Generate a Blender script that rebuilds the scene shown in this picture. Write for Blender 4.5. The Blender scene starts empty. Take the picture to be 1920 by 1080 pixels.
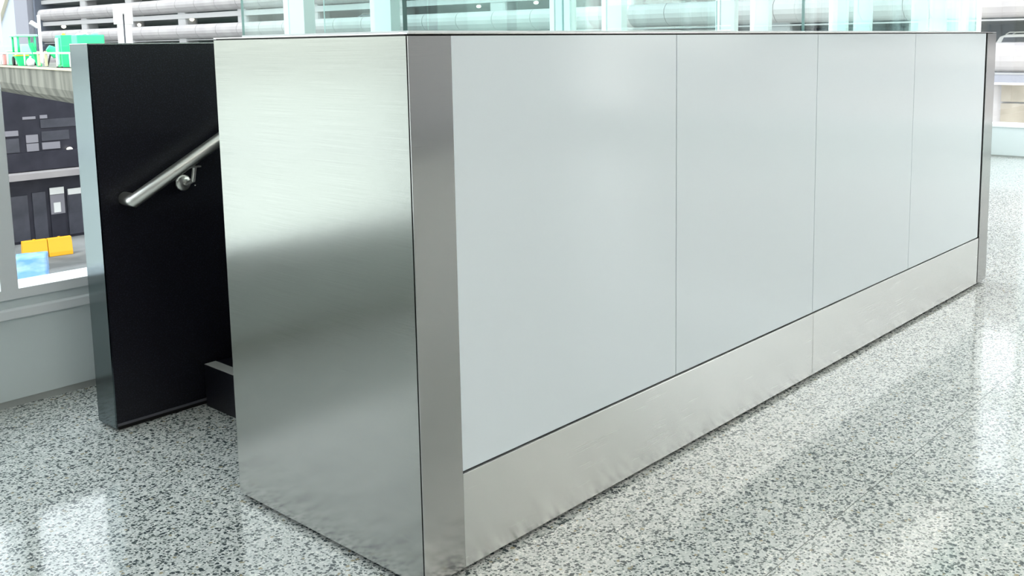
import bpy, bmesh, math, random
from mathutils import Vector, Matrix
random.seed(7)
C = bpy.context.scene.collection
sc = bpy.context.scene

# ------------------------------------------------------------------ camera
cam_d = bpy.data.cameras.new('camera'); cam = bpy.data.objects.new('camera', cam_d); C.objects.link(cam)
cam_d.sensor_fit = 'HORIZONTAL'; cam_d.sensor_width = 36.0
F, CX, CY = 1853.78, 1042.65, 330.36
cam_d.lens = F / 1920 * 36
cam_d.shift_x = (960 - CX) / 1920; cam_d.shift_y = (CY - 540) / 1920
cam_d.clip_start = 0.02; cam_d.clip_end = 3000
YAW, PIT, ROL, ZC = 0.72008, 0.13341, -0.0138, 1.053
fwd = Vector((math.cos(YAW), math.sin(YAW), 0)); rgt = Vector((math.sin(YAW), -math.cos(YAW), 0)); upv = Vector((0, 0, 1))
f2 = fwd * math.cos(PIT) - upv * math.sin(PIT); u2 = upv * math.cos(PIT) + fwd * math.sin(PIT)
r3 = rgt * math.cos(ROL) + u2 * math.sin(ROL); u3 = u2 * math.cos(ROL) - rgt * math.sin(ROL)
M = Matrix((r3, u3, -f2)).transposed().to_4x4(); M.translation = Vector((0, 0, ZC))
cam.matrix_world = M
sc.camera = cam

# ------------------------------------------------------------------ world, sun, exposure
SKY = 3.0
w = bpy.data.worlds.new('overcast_sky'); sc.world = w; w.use_nodes = True
nt = w.node_tree; nt.nodes.clear()
tc = nt.nodes.new('ShaderNodeTexCoord'); sx = nt.nodes.new('ShaderNodeSeparateXYZ')
rp = nt.nodes.new('ShaderNodeValToRGB'); bg = nt.nodes.new('ShaderNodeBackground'); wo = nt.nodes.new('ShaderNodeOutputWorld')
nt.links.new(tc.outputs['Generated'], sx.inputs[0]); nt.links.new(sx.outputs['Z'], rp.inputs[0])
rp.color_ramp.elements[0].position = 0.0; rp.color_ramp.elements[0].color = (1.0, 0.99, 0.95, 1)
rp.color_ramp.elements[1].position = 0.5; rp.color_ramp.elements[1].color = (0.86, 0.93, 1.0, 1)
nt.links.new(rp.outputs[0], bg.inputs[0]); bg.inputs[1].default_value = SKY
nt.links.new(bg.outputs[0], wo.inputs[0])
sun_d = bpy.data.lights.new('sun', 'SUN'); sun_d.energy = 1.5; sun_d.angle = 0.3; sun_d.color = (1, 0.96, 0.88)
sun = bpy.data.objects.new('sun', sun_d); C.objects.link(sun)
sun.rotation_euler = (math.radians(38), 0, math.radians(-75))   # high sun from the side, keeps off the floor
sc.view_settings.view_transform = 'Standard'; sc.view_settings.look = 'None'
sc.view_settings.exposure = 0.28; sc.view_settings.gamma = 1.0
try: sc.view_settings.use_curve_mapping = False
except Exception: pass

# ------------------------------------------------------------------ materials
def mat(name, col, rough=0.5, metal=0.0, emis=None, es=0.0, spec=0.5, coat=0.0, coatr=0.05):
    m = bpy.data.materials.new(name); m.use_nodes = True
    b = m.node_tree.nodes['Principled BSDF']
    b.inputs['Base Color'].default_value = (*col, 1); b.inputs['Roughness'].default_value = rough
    b.inputs['Metallic'].default_value = metal; b.inputs['Specular IOR Level'].default_value = spec
    b.inputs['Coat Weight'].default_value = coat; b.inputs['Coat Roughness'].default_value = coatr
    if emis: b.inputs['Emission Color'].default_value = (*emis, 1); b.inputs['Emission Strength'].default_value = es
    return m
def nodes(m): return m.node_tree.nodes, m.node_tree.links, m.node_tree.nodes['Principled BSDF']

def noisy(name, c1, c2, scale=4, rough=0.7, lo=0.35, hi=0.65, stretch=(1, 1, 1), detail=4, **k):
    m = mat(name, c1, rough, **k); N, L, b = nodes(m)
    t = N.new('ShaderNodeTexCoord'); mp = N.new('ShaderNodeMapping'); mp.inputs['Scale'].default_value = stretch
    n = N.new('ShaderNodeTexNoise'); n.inputs['Scale'].default_value = scale; n.inputs['Detail'].default_value = detail
    r = N.new('ShaderNodeValToRGB'); r.color_ramp.elements[0].position = lo; r.color_ramp.elements[1].position = hi
    r.color_ramp.elements[0].color = (*c1, 1); r.color_ramp.elements[1].color = (*c2, 1)
    L.new(t.outputs['Object'], mp.inputs[0]); L.new(mp.outputs[0], n.inputs[0]); L.new(n.outputs[0], r.inputs[0]); L.new(r.outputs[0], b.inputs['Base Color'])
    return m

def steel_mat(name, col, rough, aniso=0.6, wave=0.0, rot=0.0, var=1.0):
    m = mat(name, col, rough, 1.0); N, L, b = nodes(m)
    b.inputs['Anisotropic'].default_value = aniso; b.inputs['Anisotropic Rotation'].default_value = rot
    tg = N.new('ShaderNodeTangent'); tg.direction_type = 'RADIAL'; tg.axis = 'Z'; L.new(tg.outputs[0], b.inputs['Tangent'])
    t = N.new('ShaderNodeTexCoord'); mp = N.new('ShaderNodeMapping'); mp.inputs['Scale'].default_value = (1.5, 1.5, 260)
    n = N.new('ShaderNodeTexNoise'); n.inputs['Scale'].default_value = 3; n.inputs['Detail'].default_value = 3
    L.new(t.outputs['Object'], mp.inputs[0]); L.new(mp.outputs[0], n.inputs[0])
    mr = N.new('ShaderNodeMapRange'); mr.inputs['To Min'].default_value = rough * (1 - .15*var); mr.inputs['To Max'].default_value = rough * (1 + .2*var)
    L.new(n.outputs[0], mr.inputs[0]); L.new(mr.outputs[0], b.inputs['Roughness'])
    mx = N.new('ShaderNodeValToRGB'); mx.color_ramp.elements[0].position = .3; mx.color_ramp.elements[1].position = .7
    mx.color_ramp.elements[0].color = (*[c * (1 - .06*var) for c in col], 1); mx.color_ramp.elements[1].color = (*[min(1, c * (1 + .05*var)) for c in col], 1)
    L.new(n.outputs[0], mx.inputs[0]); L.new(mx.outputs[0], b.inputs['Base Color'])
    if wave:
        n2 = N.new('ShaderNodeTexNoise'); n2.inputs['Scale'].default_value = 2.2; n2.inputs['Detail'].default_value = 0
        L.new(t.outputs['Object'], n2.inputs[0])
        bp = N.new('ShaderNodeBump'); bp.inputs['Strength'].default_value = 1.0; bp.inputs['Distance'].default_value = wave
        L.new(n2.outputs[0], bp.inputs['Height']); L.new(bp.outputs[0], b.inputs['Normal'])
    return m

def glass_mat(name, tint, refl=1.0):
    m = bpy.data.materials.new(name); m.use_nodes = True; N = m.node_tree.nodes; L = m.node_tree.links; N.clear()
    o = N.new('ShaderNodeOutputMaterial'); mix = N.new('ShaderNodeMixShader')
    t = N.new('ShaderNodeBsdfTransparent'); t.inputs[0].default_value = (*tint, 1)
    g = N.new('ShaderNodeBsdfGlossy'); g.inputs['Roughness'].default_value = 0.0; g.inputs[0].default_value = (1, 1, 1, 1)
    lw = N.new('ShaderNodeLayerWeight'); lw.inputs[0].default_value = 0.5
    p = N.new('ShaderNodeMath'); p.operation = 'POWER'; p.inputs[1].default_value = 5
    a = N.new('ShaderNodeMath'); a.operation = 'MULTIPLY_ADD'; a.inputs[1].default_value = 0.9 * refl; a.inputs[2].default_value = 0.04 * refl
    L.new(lw.outputs['Facing'], p.inputs[0]); L.new(p.outputs[0], a.inputs[0]); L.new(a.outputs[0], mix.inputs[0])
    L.new(t.outputs[0], mix.inputs[1]); L.new(g.outputs[0], mix.inputs[2]); L.new(mix.outputs[0], o.inputs[0])
    return m

def terrazzo():
    m = mat('terrazzo_polished', (.6, .63, .6), 0.09); N, L, b = nodes(m)
    t = N.new('ShaderNodeTexCoord')
    # warp the coordinates a little so the chips are irregular
    nz = N.new('ShaderNodeTexNoise'); nz.inputs['Scale'].default_value = 140; nz.inputs['Detail'].default_value = 2
    L.new(t.outputs['Object'], nz.inputs[0])
    wv = N.new('ShaderNodeVectorMath'); wv.operation = 'SCALE'; wv.inputs['Scale'].default_value = 0.008
    L.new(nz.outputs['Color'], wv.inputs[0])
    ad = N.new('ShaderNodeVectorMath'); ad.operation = 'ADD'; L.new(t.outputs['Object'], ad.inputs[0]); L.new(wv.outputs[0], ad.inputs[1])
    def chips(scale, frac, size, out):
        v = N.new('ShaderNodeTexVoronoi'); v.inputs['Scale'].default_value = scale; v.voronoi_dimensions = '2D'
        L.new(ad.outputs[0], v.inputs['Vector'])
        s = N.new('ShaderNodeSeparateColor'); L.new(v.outputs['Color'], s.inputs[0])
        c1 = N.new('ShaderNodeMath'); c1.operation = 'LESS_THAN'; c1.inputs[1].default_value = frac; L.new(s.outputs[0], c1.inputs[0])
        # size varies per cell
        sz = N.new('ShaderNodeMath'); sz.operation = 'MULTIPLY_ADD'; sz.inputs[1].default_value = size * .6; sz.inputs[2].default_value = size * .6; L.new(s.outputs[1], sz.inputs[0])
        c2 = N.new('ShaderNodeMath'); c2.operation = 'LESS_THAN'; L.new(v.outputs['Distance'], c2.inputs[0]); L.new(sz.outputs[0], c2.inputs[1])
        mu = N.new('ShaderNodeMath'); mu.operation = 'MULTIPLY'; L.new(c1.outputs[0], mu.inputs[0]); L.new(c2.outputs[0], mu.inputs[1])
        return mu, s
    base = N.new('ShaderNodeValToRGB'); n2 = N.new('ShaderNodeTexNoise'); n2.inputs['Scale'].default_value = 260; n2.inputs['Detail'].default_value = 3
    L.new(t.outputs['Object'], n2.inputs[0]); L.new(n2.outputs[0], base.inputs[0])
    base.color_ramp.elements[0].position = .3; base.color_ramp.elements[0].color = (.47, .49, .475, 1)
    base.color_ramp.elements[1].position = .62; base.color_ramp.elements[1].color = (.65, .67, .65, 1)
    cur = base.outputs[0]
    for scale, frac, size, colr in ((150, .42, .45, (.36, .39, .37)), (190, .20, .5, (.80, .80, .76)), (165, .36, .48, (.10, .12, .115)), (115, .16, .50, (.055, .07, .075)), (100, .03, .4, (.34, .30, .20))):
        mk, s = chips(scale, frac, size, None)
        mx = N.new('ShaderNodeMix'); mx.data_type = 'RGBA'
        L.new(mk.outputs[0], mx.inputs[0]); L.new(cur, mx.inputs[6]); mx.inputs[7].default_value = (*colr, 1); cur = mx.outputs[2]
    # one divider joint across the floor slabs, running with the counter
    sp = N.new('ShaderNodeSeparateXYZ'); L.new(t.outputs['Object'], sp.inputs[0])
    for axis, pos, per in (('Y', 1.862, 60.0), ('X', 5.9, 60.0)):
        a = N.new('ShaderNodeMath'); a.operation = 'SUBTRACT'; L.new(sp.outputs[axis], a.inputs[0]); a.inputs[1].default_value = pos - per / 2
        b2 = N.new('ShaderNodeMath'); b2.operation = 'FLOORED_MODULO'; L.new(a.outputs[0], b2.inputs[0]); b2.inputs[1].default_value = per
        c = N.new('ShaderNodeMath'); c.operation = 'SUBTRACT'; L.new(b2.outputs[0], c.inputs[0]); c.inputs[1].default_value = per / 2
        d = N.new('ShaderNodeMath'); d.operation = 'ABSOLUTE'; L.new(c.outputs[0], d.inputs[0])
        e = N.new('ShaderNodeMath'); e.operation = 'LESS_THAN'; L.new(d.outputs[0], e.inputs[0]); e.inputs[1].default_value = .0011
        mx = N.new('ShaderNodeMix'); mx.data_type = 'RGBA'; L.new(e.outputs[0], mx.inputs[0]); L.new(cur, mx.inputs[6]); mx.inputs[7].default_value = (.12, .13, .12, 1); cur = mx.outputs[2]
    L.new(cur, b.inputs['Base Color'])
    return m

M_floor = terrazzo()
M_steel = steel_mat('brushed_stainless', (.41, .415, .39), .18, .35, wave=.0008)
M_strip = steel_mat('grey_brushed_stainless', (.47, .465, .455), .16, .5)
M_cap = steel_mat('blue_grey_brushed_metal', (.155, .19, .205), .14, .4)
M_steel2 = steel_mat('satin_stainless', (.76, .75, .735), .27, .75, rot=.25, var=.15)
M_tube = mat('polished_steel_tube', (.80, .79, .75), .34, 1.0)
M_black = noisy('black_speckled_laminate', (.002, .002, .005), (.035, .035, .06), 300, .4, .50, .82, detail=2)
M_core = mat('black_core', (.01, .01, .01), .6)
M_white = mat('white_backpainted_glass', (.75, .81, .85), .12, spec=.5)
M_wall = mat('pale_grey_green_paint', (.72, .80, .81), .45)
M_frame = mat('white_window_frame', (.86, .90, .92), .35)
M_trim = mat('grey_base_trim', (.42, .45, .44), .4)
M_ceil = mat('white_ceiling', (.82, .83, .82), .8)
M_back = mat('light_grey_wall', (.34, .34, .35), .7)
M_dark = mat('charcoal_dado', (.10, .10, .12), .5)
M_fill = mat('fill_light_diffuser', (.9, .9, .9), .5, emis=(1, .97, .90), es=24)  # glow of the added ceiling fill lights
M_guard = glass_mat('guard_glass', (.895, .98, .967), 1.0)
M_win = glass_mat('window_glass', (.97, .99, .99), 1.0)
M_gedge = mat('green_glass_edge', (.0, .07, .06), .15)
M_gedge2 = mat('pale_glass_edge', (.30, .50, .50), .2)
M_nose = mat('grey_nosing_strip', (.34, .34, .33), .6)
M_joint = mat('clear_joint_silicone', (.30, .42, .42), .3)

M_conc = noisy('pale_precast_concrete', (.32, .295, .30), (.37, .345, .345), .5, .85)
M_column = mat('pale_concrete_column', (.33, .32, .325), .85)
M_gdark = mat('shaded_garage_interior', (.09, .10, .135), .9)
M_shut = noisy('brown_mesh_shutter', (.20, .17, .135), (.27, .235, .19), .8, .8)
M_ramp = noisy('stained_ramp_concrete', (.085, .085, .07), (.20, .198, .165), .9, .9, .38, .60, stretch=(1, .4, .2))
M_green = mat('vivid_green_paint', (.02, .62, .22), .5)
M_mint = mat('faded_mint_paint', (.32, .80, .52), .6)
M_cream = mat('cream_render', (.72, .66, .50), .8)
M_bluegrey = mat('pale_blue_grey_cladding', (.40, .44, .50), .8)
M_grey = mat('mid_grey_cladding', (.24, .24, .28), .8)
M_wht = mat('white_enamel', (.8, .8, .78), .5)
M_tan = mat('tan_post', (.55, .50, .33), .7)
M_pink = mat('faded_red_plastic', (.65, .28, .26), .6)
M_yel = mat('yellow_plastic', (.85, .42, .01), .5)
M_blue = noisy('blue_tarpaulin', (.16, .38, .75), (.42, .62, .88), .9, .5, .4, .62, stretch=(1, 1, 2.5))
M_asph = noisy('patched_apron', (.11, .115, .115), (.27, .275, .27), .22, .9, .4, .6)
M_apron = noisy('pale_apron_concrete', (.60, .625, .57), (.65, .675, .62), .02, .9)
M_terd = noisy('dark_storefront_metal', (.006, .006, .016), (.018, .017, .03), 1.2, .6)
M_pan = noisy('smoky_storefront_pane', (.03, .032, .045), (.065, .065, .085), .9, .35)
M_bulb = mat('bulb_glow', (1, 1, 1), .5, emis=(1, .93, .75), es=4)
M_rubber = mat('black_rubber', (.02, .02, .02), .8)

# ------------------------------------------------------------------ mesh helpers
def bx(bm, x0, x1, y0, y1, z0, z1, mi=0):
    v = [bm.verts.new(p) for p in ((x0,y0,z0),(x1,y0,z0),(x1,y1,z0),(x0,y1,z0),(x0,y0,z1),(x1,y0,z1),(x1,y1,z1),(x0,y1,z1))]
    fs = []
    for q in ((0,3,2,1),(4,5,6,7),(0,1,5,4),(1,2,6,5),(2,3,7,6),(3,0,4,7)):
        f = bm.faces.new([v[i] for i in q]); f.material_index = mi; fs.append(f)
    return fs
def new(name, bm, m, parent=None, bevel=0, smooth=False, loc=None):
    if bevel:
        bmesh.ops.bevel(bm, geom=list(bm.edges), offset=bevel, segments=2, affect='EDGES', profile=.5)
    bmesh.ops.recalc_face_normals(bm, faces=list(bm.faces))
    me = bpy.data.meshes.new(name); bm.to_mesh(me); bm.free()
    for mm in (m if isinstance(m, (list, tuple)) else [m]): me.materials.append(mm)
    if smooth:
        for p in me.polygons: p.use_smooth = True
    o = bpy.data.objects.new(name, me); C.objects.link(o)
    if parent: o.parent = parent
    if loc: o.location = loc
    return o
def box(name, x0, x1, y0, y1, z0, z1, m, parent=None, bevel=0):
    """box in world coordinates (or the parent's coordinates), origin at its base centre"""
    bm = bmesh.new(); cx, cy = (x0+x1)/2, (y0+y1)/2
    bx(bm, x0-cx, x1-cx, y0-cy, y1-cy, 0, z1-z0)
    return new(name, bm, m, parent, bevel, loc=(cx, cy, z0))
def tube(bm, pts, r, seg=20, caps=True):
    pts = [Vector(p) for p in pts]; rings = []
    n = len(pts); up = None
    for i, p in enumerate(pts):
        if i == 0: d = (pts[1]-p).normalized(); k = 1
        elif i == n-1: d = (p-pts[i-1]).normalized(); k = 1
        else:
            a = (p-pts[i-1]).normalized(); b = (pts[i+1]-p).normalized(); d = (a+b).normalized(); k = 1/max(.3, d.dot(a))
        if up is None:
            up = Vector((0,0,1)) if abs(d.z) < .9 else Vector((1,0,0)); u = d.cross(up).normalized()
        else:
            u = (u - d*u.dot(d)).normalized()
        v = d.cross(u)
        ring = []
        for s in range(seg):
            a_ = 2*math.pi*s/seg; off = u*math.cos(a_)*r + v*math.sin(a_)*r
            if 0 < i < n-1:
                ax = (b-a); 
                if ax.length > 1e-6:
                    ax.normalize(); off = off + ax*(off.dot(ax))*(k-1)
            ring.append(bm.verts.new(p+off))
        rings.append(ring)
    for i in range(n-1):
        for s in range(seg):
            bm.faces.new((rings[i][s], rings[i][(s+1)%seg], rings[i+1][(s+1)%seg], rings[i+1][s]))
    if caps: bm.faces.new(rings[0]); bm.faces.new(list(reversed(rings[-1])))
def tubeo(name, pts, r, m, parent=None, seg=20, smooth=True, origin=None):
    bm = bmesh.new(); o = Vector(origin) if origin else Vector(pts[0]); tube(bm, [Vector(p)-o for p in pts], r, seg)
    return new(name, bm, m, parent, smooth=smooth, loc=o)
def thing(name, loc, label, cat, group=None, rotz=0):
    o = bpy.data.objects.new(name, None); C.objects.link(o); o.location = loc; o.rotation_euler = (0,0,rotz)
    o.empty_display_size = .1
    return tag(o, label, cat, group)
def tag(o, label, cat, group=None):
    o['label'] = label; o['category'] = cat
    if group: o['group'] = group
    return o
def st(o): o['kind'] = 'structure'; return o
def lbl(o, s): o['label'] = s; return o
def under(p, fn, name, x0, x1, y0, y1, z0, z1, m, bevel=0):
    l = p.location
    return fn(name, x0-l.x, x1-l.x, y0-l.y, y1-l.y, z0-l.z, z1-l.z, m, p, bevel)

# ------------------------------------------------------------------ the room
XW, XE, YS, YN, ZT = -7.0, 9.204, -5.2, 3.093, 3.4
st(box('floor', XW, XE+.2, YS, YN+.2, -.25, 0, M_floor))
st(box('ceiling', XW, XE+.3, YS, YN+.3, ZT, ZT+.2, M_ceil))
# left facade: low wall, base trim, sill, bays of glass between deep white fins
st(box('wall_left', XW, XE+.2, YN, YN+.2, .022, .267, M_wall))
st(box('baseboard_left', XW, XE, YN+.004, YN+.2, 0, .022, M_trim))
st(box('trim_1', XW, XE, YN-.012, YN+.22, .267, .296, M_frame, bevel=.003))
st(box('trim_2', XW, XE, YN+.012, YN+.20, .296, .325, M_wall))
st(box('trim_3', XW, XE+.3, YN, YN+.25, 3.2, ZT, M_frame))
# far facade
st(box('wall_far', XE, XE+.2, YS, YN, .012, .262, M_wall))
st(box('baseboard_far', XE+.004, XE+.2, YS, YN, 0, .012, M_trim))
st(box('trim_4', XE-.012, XE+.22, YS, YN-.02, .262, .290, M_frame, bevel=.003))
st(box('trim_5', XE, XE+.25, YS, YN, 3.2, ZT, M_frame))
st(box('trim_6', XE-.0, XE+.25, YN, YN+.25, .296, 3.2, M_frame))     # corner post
# remaining walls behind the camera
st(box('wall_right', XW, XE+.2, YS-.2, YS, 0, ZT, M_back))
st(box('wall_back', XW-.2, XW, YS, YN, 0, ZT, M_back))
st(box('baseboard_right', XW, XE-.02, YS, YS+.02, 0, .1, M_dark))

fins = sorted([0.648 + 1.4965*k - 1.4965*5 for k in range(0, 11)] + [1.052 + 1.4965*k - 1.4965*5 for k in range(0, 11)])
fins = [x for x in fins if XW < x < XE-.3]
wn = 1
edges = fins + [XE]
for i, x in enumerate(fins):
    e = bpy.data.objects.new('window_%d' % wn, None); C.objects.link(e); e.location = (x, YN, .325); e.empty_display_size = .1; st(e); wn += 1
    x1 = edges[i+1]
    box('mullion', 0, .048, 0, .128, .0, 2.875, M_frame, e)
    if x1 - x - .048 > .05:
        box('bottom_rail', .048, x1-x, .0, .128, 0, .029, M_frame, e)
        box('transom', .048, x1-x, .06, .128, 1.88, 2.0, M_frame, e)
        bm = bmesh.new(); bx(bm, .048, x1-x, .09, .10, .029, 2.875); new('pane', bm, M_win, e)
y = YN - .55
while y > YS:
    y0 = max(YS, y-1.5)
    e = bpy.data.objects.new('window_%d' % wn, None); C.objects.link(e); e.location = (XE, y0, .290); e.empty_display_size = .1; st(e); wn += 1
    box('mullion', 0, .128, 0, .048, 0, 2.91, M_frame, e)
    box('transom', .06, .128, .048, y-y0, 1.92, 2.04, M_frame, e)
    bm = bmesh.new(); bx(bm, .09, .10, .048, y-y0, .0, 2.91); new('pane', bm, M_win, e)
    y -= 1.5
e = bpy.data.objects.new('window_%d' % wn, None); C.objects.link(e); e.location = (XE, YN-.55, .290); st(e)
box('mullion', 0, .128, 0, .048, 0, 2.91, M_frame, e)
box('transom', .06, .128, .048, .53, 1.92, 2.04, M_frame, e)
bm = bmesh.new(); bx(bm, .09, .10, .048, .55, .0, 2.91); new('pane', bm, M_win, e)

# linear fill lights added at the ceiling, out of view, to brighten the room
proto = None
for i, (x, y) in enumerate([(-4, -3.6), (0.2, -3.6), (4.4, -3.6), (-4, -0.9), (0.2, -0.9), (4.4, -0.9), (7.2, -0.9), (7.2, -3.6), (8.1, 1.6), (8.1, -0.3)]):
    if proto is None:
        proto = thing('ceiling_fill_light', (x, y, ZT-.06), 'long white linear fill light added out of view at the ceiling', 'ceiling light', 'added fill lights')
        box('housing', -.9, .9, -.12, .12, .01, .058, M_frame, proto); box('diffuser', -.88, .88, -.10, .10, 0, .01, M_fill, proto)
    else:
        r = proto.copy(); C.objects.link(r); r.location = (x, y, ZT-.06)
        for ch in proto.children:
            c = ch.copy(); C.objects.link(c); c.parent = r

# ------------------------------------------------------------------ the steel and white glass stair enclosure
X0, Y0, Y1 = 1.170, 1.375, 2.034
XA, XB, XE2 = 1.275, 4.281, 4.399
H = 1.070
en = thing('stair_enclosure', (X0, Y0, 0), 'long low enclosure of pale glass panels with brushed steel end, corner strips and kick plate', 'partition')
def P(name, *a, bevel=0): return under(en, box, name, *a, bevel=bevel)
lbl(P('core', X0+.004, XE2-.004, Y0+.014, Y1-.004, .012, H+.0035, M_core), 'black core in the joints')
P('plinth', X0+.03, XE2-.03, Y0+.03, Y1-.03, 0, .012, M_core)
lbl(P('end_panel', X0, X0+.004, Y0+.0055, Y1, .012, H, M_steel), 'brushed stainless end panel')
P('end_panel', XE2-.004, XE2, Y0+.0055, Y1, .012, H, M_steel)
lbl(P('corner_strip', X0, XA, Y0, Y0+.002, .012, H, M_strip), 'grey brushed stainless corner strip')
P('corner_strip', XB+.012, XE2, Y0, Y0+.002, .012, H, M_strip)
P('corner_backing', X0+.003, XA, Y0+.002, Y0+.013, .013, H-.001, M_core)
P('corner_backing', XB+.012, XE2-.003, Y0+.002, Y0+.013, .013, H-.001, M_core)
seams = [1.275, 2.023, 2.771, 3.528, 4.281]
for i in range(4):
    lbl(P('glass_panel', seams[i]+(.0015 if i else 0), seams[i+1]-.0015, Y0+.003, Y0+.013, .213, H, M_white), 'white back-painted glass panel')
lbl(P('kick_plate', XA, 2.7705, Y0-.001, Y0+.0135, .012, .209, M_steel2, bevel=.0012), 'satin stainless kick plate')
lbl(P('kick_plate', 2.7715, XB, Y0-.001, Y0+.0135, .012, .209, M_steel2, bevel=.0012), 'satin stainless kick plate')
P('inner_panel', X0+.004, XE2-.004, Y1-.004, Y1, .012, H, M_black)
lbl(P('top_cap', X0, XE2, Y0+.001, Y1, H+.0035, H+.0055, M_steel2), 'thin steel top cap')

# ------------------------------------------------------------------ black stair wall behind it
BX, BY, BT = 1.165, 2.659, .107
bw = thing('stair_wall', (BX, BY, 0), 'black speckled stair wall with a steel end standing left of the enclosure', 'partition wall')
def Q(name, *a, bevel=0): return under(bw, box, name, *a, bevel=bevel)
Q('black_panel', BX+.004, XE2, BY, BY+BT-.006, .022, H-.003, M_black)
Q('base_reveal', BX+.012, XE2, BY+.010, BY+BT-.01, 0, .022, M_core)
lbl(Q('base_strip', BX+.004, XE2, BY-.002, BY+.003, .014, .021, M_dark), 'narrow dark grey base strip')
lbl(Q('end_cap', BX, BX+.004, BY, BY+BT, .008, H-.002, M_cap), 'blue-grey brushed metal end cap')
Q('top_cap', BX, XE2, BY, BY+BT, H-.003, H+.0, M_steel2)
Q('outer_panel', BX+.004, XE2, BY+BT-.006, BY+BT, .022, H-.003, M_black)

# ------------------------------------------------------------------ steps between the two walls
sp = thing('stair_flight', (1.433, 2.034, 0), 'black steps with a grey nosing strip rising between the two walls', 'stairs')
tr = .28
for k in range(3):
    x0 = 1.433 + tr*k; x1 = x0 + tr if k < 2 else 4.36
    z1 = .129 + .15*k
    s = under(sp, box, 'step', x0, x1, 2.038, 2.650, 0 if k == 0 else z1-.15, z1-.002, M_black)
    n = box('nosing', x0-(x0+x1)/2, x0-(x0+x1)/2+.036, -.305, .305, s.dimensions.z-.0 if False else (z1-.002-(0 if k == 0 else z1-.15)), (z1-(0 if k == 0 else z1-.15)), M_nose, s)
    lbl(n, 'light grey nosing strip')

# ------------------------------------------------------------------ handrail
hr = thing('handrail', (1.236, 2.604, .648), 'round stainless handrail sloping up along the black stair wall', 'handrail')
A = Vector((1.236, 2.604, .648)); B = Vector((1.79, 2.604, .648 + .554*.55))
bm = bmesh.new(); tube(bm, [(0, .055, 0), (0, 0, 0), B-A, B-A+Vector((.35, 0, 0)), B-A+Vector((.35, .055, 0))], .0185, 24)
rail = new('rail', bm, M_tube, hr, smooth=True)
for t_ in (0.170, 0.62):
    c = Vector((t_, 0, t_*.55)) if t_ < .55 else Vector((t_+.1, 0, .554*.55))
    br = bpy.data.objects.new('bracket', None)
    bm = bmesh.new()
    tube(bm, [(0, .050, -.069), (0, .028, -.070), (.006, .006, -.060), (.010, 0, -.018)], .006, 12)
    bx(bm, -.02, .026, -.008, .008, -.0225, -.0185)
    arm = new('bracket', bm, M_tube, hr, smooth=False, loc=c)
    bm = bmesh.new()
    bmesh.ops.create_uvsphere(bm, u_segments=32, v_segments=16, radius=.0235, matrix=Matrix.Translation((0, .052, -.069)) @ Matrix.Diagonal((1, .55, 1, 1)))
    bmesh.ops.delete(bm, geom=[v for v in bm.verts if v.co.y > .0545], context='VERTS')
    new('wall_rose', bm, M_tube, arm, smooth=True)
    bpy.data.objects.remove(br)
sc_ = bmesh.new(); bmesh.ops.create_uvsphere(sc_, u_segments=10, v_segments=6, radius=.0022, matrix=Matrix.Translation((.208, .055, .012)))
new('screw', sc_, M_tube, hr)

# ------------------------------------------------------------------ glass guards standing on the walls
def pane(name, x0, x1, y0, y1, z0, z1, label, group='glass guard panes', dark=False, seamless=False):
    t = thing(name, ((x0+x1)/2, (y0+y1)/2, z0), label, 'glass guard', group)
    bm = bmesh.new(); cx, cy = (x0+x1)/2, (y0+y1)/2
    fs = bx(bm, x0-cx, x1-cx, y0-cy, y1-cy, .004, z1-z0)
    alongx = (x1-x0) > (y1-y0)
    fs[0].material_index = 1; fs[1].material_index = 1
    for f in ((fs[3], fs[5]) if alongx else (fs[2], fs[4])): f.material_index = 2
    if seamless:
        for f in ((fs[3], fs[5]) if alongx else (fs[2], fs[4])): f.material_index = 0
    if dark: fs[5].material_index = 1
    new('pane', bm, [M_guard, M_gedge, M_gedge2], t)
    bm = bmesh.new(); bx(bm, x0-cx, x1-cx, y0-cy-.002, y1-cy+.002, 0, .004); new('base_channel', bm, M_frame, t)
    return t
ZG = H + .0055; ZH = 1.98
g1 = pane('glass_guard', X0+.002, 2.681, Y0+.002, Y0+.014, ZG, ZH, 'tall clear glass guard with dark green edge on the near half of the long wall', dark=True, seamless=True)
g2 = pane('glass_guard', 2.685, 4.196, Y0+.002, Y0+.014, ZG, ZH, 'clear glass guard on the far half of the long wall', seamless=True)
g3 = pane('glass_guard', X0+.006, X0+.012, Y0+.017, 1.925, ZG, ZH, 'clear glass guard above the brushed steel end')
g4 = pane('glass_guard', 4.184, 4.196, Y0+.017, 1.99, ZG, ZH, 'clear glass guard crossing at the far end of the long wall', seamless=True)
g5 = pane('glass_guard', 1.955, 3.14, BY+.045, BY+.051, H, ZH, 'clear glass guard on the black stair wall, nearer pane')
g6 = pane('glass_guard', 3.145, 4.33, BY+.045, BY+.051, H, ZH, 'clear glass guard on the black stair wall, farther pane')
lbl(box('joint_seal', 2.6815-g1.location.x, 2.6845-g1.location.x, -.004, .004, .004, ZH-ZG, M_joint, g1), 'clear grey joint seal')
bm = bmesh.new(); bx(bm, -.004, .004, 0, .014, 0, .0015)
o = new('corner_clip', bm, M_steel2, g1, loc=(X0+.007-g1.location.x, Y0+.0145-g1.location.y, 0))

# ------------------------------------------------------------------ outdoors: ground
GZ = -10.0
g = box('ground_apron', -400, 700, 20, 700, GZ-.3, GZ, M_asph); tag(st(g), 'grey patched service yard far below the windows', 'ground')
g = box('ground_concrete', -700, 4, 3.6, 20, GZ-.3, GZ, M_apron); tag(st(g), 'pale concrete beside the building', 'ground')
g = box('ground_field', -900, -4, 20.0, 700, GZ-.28, GZ+.03, M_apron); tag(st(g), 'pale concrete field behind the viewer', 'ground')

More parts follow.
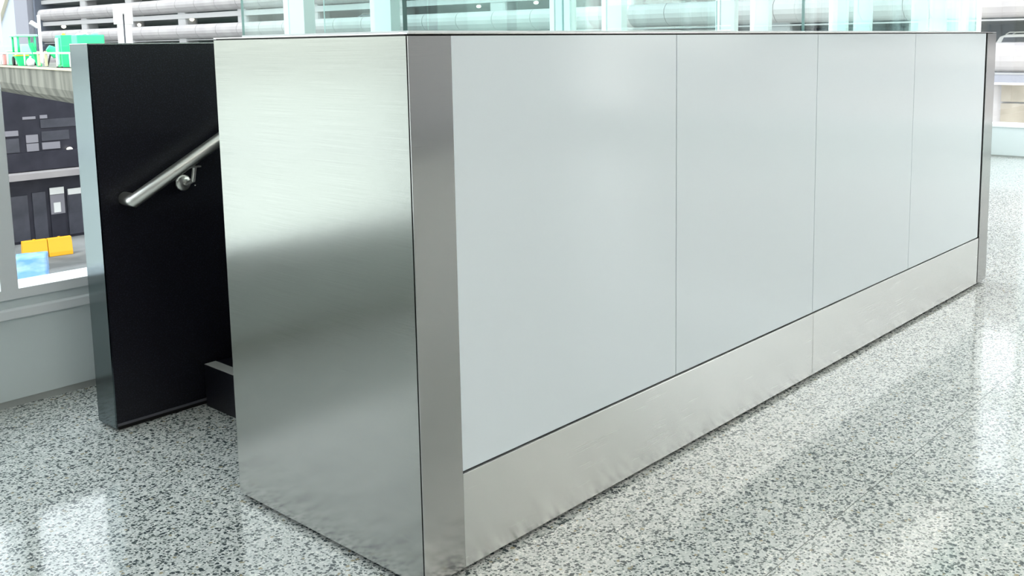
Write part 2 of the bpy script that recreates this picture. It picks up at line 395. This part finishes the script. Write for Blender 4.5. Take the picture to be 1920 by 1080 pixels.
# pale and dark lines painted across the apron behind the viewer
for k, (D_, w_, mm) in enumerate([(112, 7, 'p'), (106, 4, 'd'), (71, 2.2, 'p'), (260, 40, 'p')]):
    o = box('ground_strip', -90, 90, -w_/2, w_/2, 0, .05, M_wht if mm == 'p' else M_grey)
    o.location = (2.34 - .751*D_, .66*D_, GZ+.031); o.rotation_euler = (0, 0, math.atan2(.751, .66)); tag(st(o), ('widest', 'dark', 'narrowest', 'most distant')[k] + ' painted strip on the pale apron', 'ground')

# unseen pale block added far behind the viewer to tone the steel's reflection
M_refl = mat('pale_reflection_block', (.80, .80, .74), .8)
tb = thing('reflection_block', (2.34 - .751*330, .66*330, GZ), 'long pale low block added far behind the viewer for the steel to mirror', 'building', rotz=math.atan2(.751, .66))
box('block_body', -170, 170, -15, 15, 0, 34, M_refl, tb); box('roof', -172, 172, -17, 17, 34, 36, M_wht, tb); box('window_band', -168, 168, -15.2, -15, 6, 9, M_grey, tb)

# ------------------------------------------------------------------ outdoors: parking garage
GX = 57.0
ga = thing('parking_garage', (GX, 80, GZ), 'long pale concrete parking garage with rounded parapets and dark open decks', 'building')
def G(name, *a, bevel=0): return under(ga, box, name, *a, bevel=bevel)
YA, YB = -40.0, 144.0
pitch = 12.5; cols = [131.3 - pitch*k if k != 9 else 22.0 for k in range(0, 14)]
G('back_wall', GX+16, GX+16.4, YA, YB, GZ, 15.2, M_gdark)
prof = [(0.25, 0), (0.0, -.03), (-.20, -.16), (-.36, -.42), (-.40, -.72), (-.32, -1.02), (-.08, -1.32), (.10, -1.45), (.45, -1.6)]
for k in range(0, 6):
    T = .78 + 2.93*k
    bm = bmesh.new()
    ys = YA
    segs = []
    yy = 131.3
    while yy > YA: yy -= pitch/3
    while yy < YB:
        a = max(YA, yy+.03); b = min(YB, yy+pitch/3-.03)
        if b > a: segs.append((a, b))
        yy += pitch/3
    for a, b in segs:
        va = [bm.verts.new((px, a, pz)) for px, pz in prof]; vb = [bm.verts.new((px, b, pz)) for px, pz in prof]
        for i in range(len(prof)-1): bm.faces.new((va[i], va[i+1], vb[i+1], vb[i]))
        bm.faces.new(va); bm.faces.new(list(reversed(vb))); bm.faces.new((va[0], vb[0], vb[-1], va[-1]))
    o = new('parapet', bm, M_conc, ga, loc=(0, -80, T-GZ))
    G('floor_slab', GX+.25, GX+16, YA, YB, (T-1.75 if k < 2 else T-2.25), (T-1.66 if k < 2 else T-1.72), M_conc if False else M_column)
bm = bmesh.new()
for cy in cols:
    c_ = G('column', GX+.3, GX+1.9, cy-.9, cy+.9, GZ, 15.4, M_column, bevel=.25)
G('low_wall', GX+.3, GX+.7, YA, YB, -1.41, -.86, M_grey)
lbl(G('canopy_ledge', GX-.5, GX+.3, YA, YB, -1.50, -1.41, M_wht), 'white ledge')
for j, (ya, yb) in enumerate([(10.5, 17.5), (4.5, 9.5)]):
    lbl(G('shutter', GX+.25, GX+.5, ya, yb, -2.45, -1.5, M_shut), 'brown mesh shutter')
    lbl(G('shutter', GX+.25, GX+.5, ya, yb, -5.6, -2.55, M_shut), 'brown mesh shutter')
G('ground_floor_wall', GX+.5, GX+.9, YA, YB, GZ, -1.5, M_conc)
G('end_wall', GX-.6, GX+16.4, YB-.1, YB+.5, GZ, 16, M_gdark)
for (ly, lz) in [(139.3, 4.22), (118.9, 4.3), (118.1, 3.97), (105.5, 4.34), (59.2, 4.17), (52.8, 4.24)]:
    bm = bmesh.new(); bmesh.ops.create_uvsphere(bm, u_segments=12, v_segments=8, radius=.28 if ly > 70 else .16, matrix=Matrix.Diagonal((1, 1.4, .8, 1)))
    lbl(new('deck_lamp', bm, M_bulb, ga, smooth=True, loc=(1.1, ly-80, lz-GZ)), 'glowing deck lamp')

# stair tower at the garage's far end
to = thing('stair_tower', (57, 156, GZ), 'pale blue-grey stair tower beside the left end of the garage', 'building')
under(to, box, 'tower_wall', 57, 70, 149.5, 175, GZ, 22, M_bluegrey)
lbl(under(to, box, 'pilaster', 55.8, 70, 145.0, 149.5, GZ, 22, M_grey), 'mid-grey pilaster')
bm = bmesh.new()
v = [bm.verts.new(p) for p in ((0, -5.2, 16.6), (0, 2.5, 16.6), (0, 2.5, 14.2), (-.4, -5.2, 19.5), (-.4, 2.5, 19.5), (-.4, 2.5, 14.2))]
bm.free()
bm = bmesh.new()
pts = [(-2.2, 19.0), (2.5, 14.6), (4.6, 14.6), (4.6, 19.0)]
va = [bm.verts.new((-.5, a, b)) for a, b in pts]; vb = [bm.verts.new((0, a, b)) for a, b in pts]
bm.faces.new(va); bm.faces.new(list(reversed(vb)))
for i in range(4): bm.faces.new((va[i], va[(i+1)%4], vb[(i+1)%4], vb[i]))
lbl(new('slanted_panel', bm, M_cream, to), 'cream slanted panel')

# car on the garage deck: roof and rack show above the parapet
def car(loc, rotz, body, label, group=None):
    t = thing('car', loc, label, 'car', group, rotz)
    bm = bmesh.new()
    pr_ = [(-2.2, .35), (-2.25, .75), (-2.1, 1.02), (-1.85, 1.55), (-1.5, 1.68), (.3, 1.70), (.75, 1.55), (1.35, 1.08), (2.15, .95), (2.25, .6), (2.2, .35)]
    l = [bm.verts.new((x, -.88 if z < 1.1 else -.72, z)) for x, z in pr_]; r_ = [bm.verts.new((x, .88 if z < 1.1 else .72, z)) for x, z in pr_]
    bm.faces.new(l); bm.faces.new(list(reversed(r_)))
    for i in range(len(pr_)): bm.faces.new((l[i], l[(i+1)%len(pr_)], r_[(i+1)%len(pr_)], r_[i]))
    new('body', bm, body, t, bevel=.04)
    for s in (-1, 1):
        bm = bmesh.new()
        q = [(-1.75, 1.10), (-1.6, 1.52), (.35, 1.54), (.95, 1.10)]
        a = [bm.verts.new((x, s*(.90 if z < 1.2 else .78), z)) for x, z in q]; b = [bm.verts.new((x, s*(.86 if z < 1.2 else .72), z)) for x, z in q]
        bm.faces.new(a); bm.faces.new(list(reversed(b)))
        for i in range(4): bm.faces.new((a[i], a[(i+1)%4], b[(i+1)%4], b[i]))
        new('side_window', bm, M_pan, t)
        tubeo('roof_rail', [(-1.55, s*.62, 1.68), (-1.35, s*.62, 1.80), (.15, s*.62, 1.80), (.35, s*.62, 1.68)], .03, M_wht, t, 8)
    for xx in (-1.1, -.1): tubeo('cross_bar', [(xx, -.62, 1.80), (xx, .62, 1.80)], .025, M_wht, t, 8)
    for xx in (-1.4, 1.4):
        for s in (-1, 1):
            bm = bmesh.new(); bmesh.ops.create_cone(bm, cap_ends=True, segments=20, radius1=.33, radius2=.33, depth=.22, matrix=Matrix.Translation((xx, s*.78, .33)) @ Matrix.Rotation(math.radians(90), 4, 'X'))
            new('wheel', bm, M_rubber, t)
    return t
car((GX+3.0, 16.5, -.47), math.radians(-90), M_wht, 'white car with a roof rack parked behind the parapet at far right')
M_carg = mat('pale_blue_car_paint', (.45, .52, .60), .3)
car((GX+3.4, 76.5, 2.34), math.radians(90), M_carg, 'pale blue-grey car parked on the garage deck seen through the glass')

# ------------------------------------------------------------------ outdoors: concrete ramp with green machinery on it
RD = Vector((-.193, -.981, 0)).normalized(); RN = Vector((.981, -.193, 0)).normalized()
R0 = Vector((18.148, 50.882, .4))
rz = math.atan2(RD.y, RD.x)      # local x runs along the ramp towards the viewer, local y = -RN ... +y points away from it
def ramp_pt(t, s=0.0, z=0.0): return R0 + RD*t + RN*s + Vector((0, 0, z))
ra = thing('elevated_ramp', ramp_pt(0), 'elevated stained concrete ramp deck with a rounded underside', 'ramp', rotz=rz)
bm = bmesh.new()
# section: local y is to the left of the run direction = +RN side
rp_ = [(0, 0), (0, -.10), (.02, -.80), (.14, -1.10), (.45, -1.34), (1.0, -1.48), (5.0, -1.55), (5.6, -1.3), (5.8, -.6), (5.8, 0)]
n_ = 40; rings = []
for i in range(n_+1):
    x = -6 + i*(28/n_)
    rings.append([bm.verts.new((x, yy, zz)) for yy, zz in rp_])
for i in range(n_):
    for k in range(len(rp_)):
        bm.faces.new((rings[i][k], rings[i][(k+1)%len(rp_)], rings[i+1][(k+1)%len(rp_)], rings[i+1][k]))
bm.faces.new(rings[0]); bm.faces.new(list(reversed(rings[-1])))
new('deck_beam', bm, M_ramp, ra)
lbl(box('edge_kerb', -6, 22, -.06, 0, -.08, .0, M_tan, ra), 'pale kerb edge')
for xx in (14.5, 20.5):
    box('pier', xx-.5, xx+.5, 2.2, 3.6, GZ-.4, -1.5, M_ramp, ra)

# white rail on the ramp edge
rl = thing('guard_rail', ramp_pt(0, .05, .05), 'white single-bar rail along the edge of the concrete ramp', 'railing', rotz=rz)
tubeo('top_bar', [(-6, 0, .50), (15.4, 0, .50)], .035, M_wht, rl, 8)
for xx in (-4, -2, 0, 2, 4, 6, 12.4, 14.6): tubeo('post', [(xx, 0, 0), (xx, 0, .5)], .03, M_wht, rl, 8)
for xx in (9.0, 10.4): lbl(box('post', xx-.05, xx+.05, -.05, .05, 0, .58, M_tan, rl), 'tan post')

def on_ramp(name, t, label, cat, s=.5, group=None): return thing(name, ramp_pt(t, s), label, cat, group, rz)
# (1) pale green machine with canopy, far left
m1 = on_ramp('work_machine', 3.0, 'pale green machine with a flat canopy roof on the ramp', 'machine', .55)
box('chassis', -.8, .8, -.30, .42, .18, .55, M_green, m1, .05); box('hood', -.4, .8, -.25, .30, .55, .95, M_mint, m1, .05)
box('canopy', -.8, .7, -.42, .50, 1.28, 1.38, M_mint, m1, .03)
for a in (-.7, .6):
    for b in (-.30, .38): tubeo('canopy_post', [(a, b, .5), (a, b, 1.28)], .045, M_green, m1, 8)
box('seat', -.55, -.15, -.15, .2, .55, .85, M_rubber, m1, .03)
for a in (-.55, .55):
    for b in (-.32, .38):
        bm = bmesh.new(); bmesh.ops.create_cone(bm, cap_ends=True, segments=18, radius1=.20, radius2=.20, depth=.14, matrix=Matrix.Translation((a, b, .20)) @ Matrix.Rotation(math.radians(90), 4, 'X')); new('wheel', bm, M_rubber, m1)
# (2) green hopper bucket below it
m2 = on_ramp('hopper', 4.6, 'green tapered hopper standing on the ramp edge behind the rail', 'container', .16)
bm = bmesh.new(); a = [bm.verts.new(p) for p in ((-.12,-.12,0),(.12,-.12,0),(.12,.12,0),(-.12,.12,0))]; b = [bm.verts.new(p) for p in ((-.25,-.25,.45),(.25,-.25,.45),(.25,.25,.45),(-.25,.25,.45))]
bm.faces.new(list(reversed(a))); bm.faces.new(b)
for i in range(4): bm.faces.new((a[i], a[(i+1)%4], b[(i+1)%4], b[i]))
new('hopper_body', bm, M_green, m2); box('rim', -.27, .27, -.27, .27, .43, .48, M_yel, m2, .01)
# (3) white and faded red crates at the far left
for k, (t_, w_, h_, mm, ll) in enumerate([(-1.4, .55, .42, M_wht, 'white crate on the ramp at the far left'), (-.4, .45, .50, M_pink, 'faded red crate on the ramp beside a white crate'), (.7, .4, .62, M_mint, 'mint green crate on the ramp right of the faded red crate')]):
    c = on_ramp('crate', t_, ll, 'crate', .5); box('crate_body', -w_/2, w_/2, -.28, .28, 0, h_, mm, c, .03); box('lid', -w_/2-.02, w_/2+.02, -.30, .30, h_, h_+.05, M_wht, c, .01)
c = on_ramp('sack', 6.4, 'white bulging sack next to the green hopper', 'sack', .2)
bm = bmesh.new(); bmesh.ops.create_icosphere(bm, subdivisions=3, radius=.2, matrix=Matrix.Translation((0,0,.17)) @ Matrix.Diagonal((1, .8, .95, 1)))
for v in bm.verts: v.co += Vector((random.uniform(-.012,.012),)*3); v.co.z = max(0, v.co.z)
new('sack_body', bm, M_wht, c, smooth=True); tubeo('tied_neck', [(0,0,.33), (.02,0,.42)], .04, M_wht, c, 8)
# (4) tilted green beam
c = on_ramp('leaning_beam', 8.0, 'dark green channel beam leaning on the rail', 'beam', .25)
bm = bmesh.new(); R_ = Matrix.Rotation(math.radians(16), 4, 'X')
for (a0,a1,b0,b1) in ((-.05,.05,-.09,-.06),(-.05,.05,.06,.09),(-.05,-.02,-.06,.06)): bx(bm, a0,a1,b0,b1,0,1.0)
bmesh.ops.transform(bm, matrix=R_, verts=list(bm.verts)); new('channel', bm, M_green, c)
# (5) green mixer drum
c = on_ramp('mixer', 9.4, 'green drum mixer with dark frame between the leaning beam and the tall cabinet', 'mixer', .5)
bm = bmesh.new(); bmesh.ops.create_cone(bm, cap_ends=True, segments=20, radius1=.24, radius2=.13, depth=.42, matrix=Matrix.Translation((0,0,.64)) @ Matrix.Rotation(math.radians(55), 4, 'X')); new('drum', bm, M_green, c, .02)
box('motor', -.15, .15, .12, .36, .42, .62, M_rubber, c, .02)
for b in (-.22, .22): tubeo('frame_leg', [(0, b, .02), (0, b*.4, .5)], .03, M_rubber, c, 8)
bm = bmesh.new(); bmesh.ops.create_icosphere(bm, subdivisions=2, radius=.13, matrix=Matrix.Translation((.3, .30, .95)) @ Matrix.Diagonal((1,1,1.4,1))); new('white_cover', bm, M_wht, c, smooth=True)
# (6) tall green cabinet
c = on_ramp('equipment_cabinet', 12.0, 'tall vivid green equipment cabinet with a yellow beacon on the ramp', 'cabinet', .42)
box('cabinet_body', -.5, .5, -.20, .20, .02, 1.22, M_green, c, .02); box('vent_panel', -.505, -.5, -.02, .02, .2, 1.0, M_mint, c)
box('door', .5, .515, -.17, .17, .1, 1.15, M_green, c, .004); box('side_tank', -.2, .2, -.28, -.20, .1, 1.12, M_mint, c, .03)
bm = bmesh.new(); bmesh.ops.create_uvsphere(bm, u_segments=12, v_segments=8, radius=.07, matrix=Matrix.Translation((0,0,1.23))); new('beacon', bm, M_yel, c, smooth=True)
for a in (-.4, .4): box('skid', a-.06, a+.06, -.24, .24, 0, .05, M_rubber, c)
# (7) low long green skip with pale tarp behind it
c = on_ramp('green_tank', 15.2, 'low green tank with a white jug on top, right of the tall green cabinet', 'tank', .5)
box('tank_body', -.45, .45, -.40, .50, .75, 1.18, M_green, c, .03); box('stand', -.4, .4, -.3, .4, 0, .75, M_rubber, c); box('tank_lid', -.2, .2, .22, .36, 1.18, 1.26, M_mint, c, .02)
bm = bmesh.new(); bmesh.ops.create_icosphere(bm, subdivisions=2, radius=.16, matrix=Matrix.Translation((-.1, -.22, 1.05)) @ Matrix.Diagonal((1,.9,1.3,1))); new('white_cover', bm, M_wht, c, smooth=True)
tubeo('hose', [(0,-.2,1.18), (0,0,1.24), (0,.12,1.1)], .035, M_wht, c, 8)

# white portal sign post between facade and garage
c = thing('portal_post', (25.75, 54.0, GZ), 'tall white slotted post with a wider head in front of the garage', 'post', rotz=math.radians(-25))
box('post_leg', -.35, -.045, -.2, .2, 0, 12.42, M_wht, c, .01); box('post_leg', .045, .38, -.2, .2, 0, 12.42, M_wht, c, .01)
lbl(box('slot', -.045, .045, .02, .06, 0, 12.95, M_grey, c), 'grey recessed slot')
box('head_box', -.51, -.045, -.3, .3, 12.42, 13.0, M_wht, c, .01); box('head_box', .045, .46, -.3, .3, 12.42, 13.0, M_wht, c, .01); box('head_top', -.51, .46, -.3, .3, 13.0, 13.5, M_wht, c, .01)

c = thing('lamp_post', (33.4, 84.7, GZ), 'thin white lamp post with a bright angled head at the left end of the garage', 'street lamp')
tubeo('pole', [(0,0,0), (0,0,13.9)], .12, M_wht, c, 10)
bm = bmesh.new(); bx(bm, -.22, .22, -.15, .15, -.16, .16); bmesh.ops.transform(bm, matrix=Matrix.Rotation(math.radians(35), 4, 'Y') @ Matrix.Diagonal((1.6,1,1,1)), verts=list(bm.verts))
new('lamp_head', bm, M_wht, c, .04, loc=(-.32, .1, 13.15))

c = thing('tower_mast', (23.45, 65.45, GZ), 'pale blue square mast with dark rungs at the left picture edge', 'mast')
box('mast_body', -.35, .10, -.2, .2, 0, 18, mat('pale_blue_paint', (.58, .68, .80), .7), c)
for zz in (11.6, 12.25, 12.9, 13.55, 14.2): box('rung', -.30, -.08, -.24, -.19, zz, zz+.07, M_grey, c)

# ------------------------------------------------------------------ outdoors: dark storefront building below the ramp
SY = 60.2
sf = thing('storefront_building', (24, SY, GZ), 'dark two-storey storefront building under the ramp', 'building')
def S(name, *a, bevel=0): return under(sf, box, name, *a, bevel=bevel)
S('facade_wall', 12, 40, SY, SY+3.5, GZ, .0, M_terd)
lbl(S('canopy', 19, 38, SY-1.2, SY, -6.2, -5.85, M_conc), 'pale concrete canopy')
lbl(S('canopy_band', 12, 40, SY-.25, SY, -5.8, -4.75, M_terd), 'dark fascia band')
def pane_(x0, x1, z0, z1, label=None, m=None):
    p = S('window_pane', x0, x1, SY-.06, SY-.0, z0, z1, m or M_pan)
    if label: lbl(p, label)
    return p
M_bright = mat('sky_reflecting_pane', (.24, .23, .26), .3)
pane_(22.5, 23.15, -4.7, -4.25, 'light lilac pane', M_bright); pane_(22.5, 23.15, -4.2, -3.75, 'light lilac pane', M_bright)
pane_(23.35, 24.35, -4.65, -4.25, 'light lilac pane', M_bright); pane_(23.35, 24.9, -4.15, -3.6)
pane_(20.6, 22.1, -3.75, -3.45, 'light lilac pane', M_bright); pane_(22.4, 23.1, -2.85, -2.7, 'light lilac pane', M_bright); pane_(23.35, 23.75, -2.85, -2.65, 'light lilac pane', M_bright)
pane_(23.35, 25.6, -3.4, -2.9); pane_(20.5, 22.1, -4.7, -3.9)
for (x0, x1, z1) in ((21.3, 22.3, -7.2), (22.55, 23.3, -7.1), (24.5, 25.5, -7.1), (25.8, 26.8, -7.1)):
    d = S('glazed_door', x0, x1, SY-.08, SY, -9.85, z1, M_pan, bevel=.02)
d = S('glazed_door', 23.5, 24.35, SY-.08, SY, -9.85, -6.9, M_terd, bevel=.02)
lbl(S('transom_light', 23.52, 24.32, SY-.14, SY-.081, -7.33, -6.93, M_wht), 'bright transom light')
S('door_light', 23.52, 24.32, SY-.12, SY-.081, -8.5, -7.36, M_bright)
lbl(S('notice', 23.68, 24.06, SY-.17, SY-.121, -8.4, -7.82, M_wht), 'white notice sheet')
lbl(S('transom_light', 24.55, 25.45, SY-.14, SY-.081, -7.45, -7.1, M_wht), 'bright transom light')
S('door_light', 24.55, 25.45, SY-.12, SY-.081, -8.5, -7.48, M_pan)
bm = bmesh.new(); bmesh.ops.create_uvsphere(bm, u_segments=12, v_segments=8, radius=.16, matrix=Matrix.Diagonal((1.1,.6,.75,1)))
lbl(new('wall_lamp', bm, M_bulb, sf, smooth=True, loc=(24.83-24, -.15, -5.05-GZ+.3)), 'pale glowing wall lamp')

# yellow plastic barrier: two water-filled units end to end
def barrier(x, y, rz_, label):
    t = thing('traffic_barrier', (x, y, GZ), label, 'barrier', 'yellow barriers in the yard', rz_)
    bm = bmesh.new(); pr2 = [(-.30, 0), (.30, 0), (.30, .22), (.17, .80), (.14, .98), (-.14, .98), (-.17, .80), (-.30, .22)]
    a = [bm.verts.new((-.60, p, q)) for p, q in pr2]; b = [bm.verts.new((.60, p, q)) for p, q in pr2]
    bm.faces.new(a); bm.faces.new(list(reversed(b)))
    for i in range(len(pr2)): bm.faces.new((a[i], a[(i+1)%8], b[(i+1)%8], b[i]))
    new('barrier_body', bm, M_yel, t, bevel=.03)
    bm = bmesh.new(); bmesh.ops.create_cone(bm, cap_ends=True, segments=14, radius1=.07, radius2=.07, depth=.05, matrix=Matrix.Translation((0,0,.995))); new('filler_cap', bm, M_yel, t)
barrier(20.72, 55.52, math.radians(-10), 'yellow plastic traffic barrier in the yard, left of the pair')
barrier(21.93, 55.32, math.radians(-8), 'yellow plastic traffic barrier in the yard, right of the pair')

# pallet under a blue tarpaulin
t = thing('covered_pallet', (18.25, 49.4, GZ), 'blue tarpaulin covered load in front of the yellow barriers', 'covered load', rotz=math.radians(-25))
bm = bmesh.new(); bmesh.ops.create_grid(bm, x_segments=1, y_segments=1, size=.1); bm.free()
bm = bmesh.new(); bmesh.ops.create_cube(bm, size=1); bmesh.ops.scale(bm, vec=(1.35, 1.2, 1.3), verts=list(bm.verts)); bmesh.ops.translate(bm, vec=(0,0,.75), verts=list(bm.verts))
bmesh.ops.subdivide_edges(bm, edges=list(bm.edges), cuts=9, use_grid_fill=True)
for v in bm.verts:
    k = math.sin(v.co.x*17+v.co.z*3)*.018 + math.sin(v.co.y*15-v.co.z*5)*.018 + random.uniform(-.012, .012)
    n3 = Vector((v.co.x, v.co.y, 0)); 
    if n3.length: v.co += n3.normalized()*k
    v.co.z += random.uniform(-.015, .015)
new('tarpaulin', bm, M_blue, t, smooth=True)
box('pallet', -.6, .6, -.55, .55, 0, .12, M_tan, t)
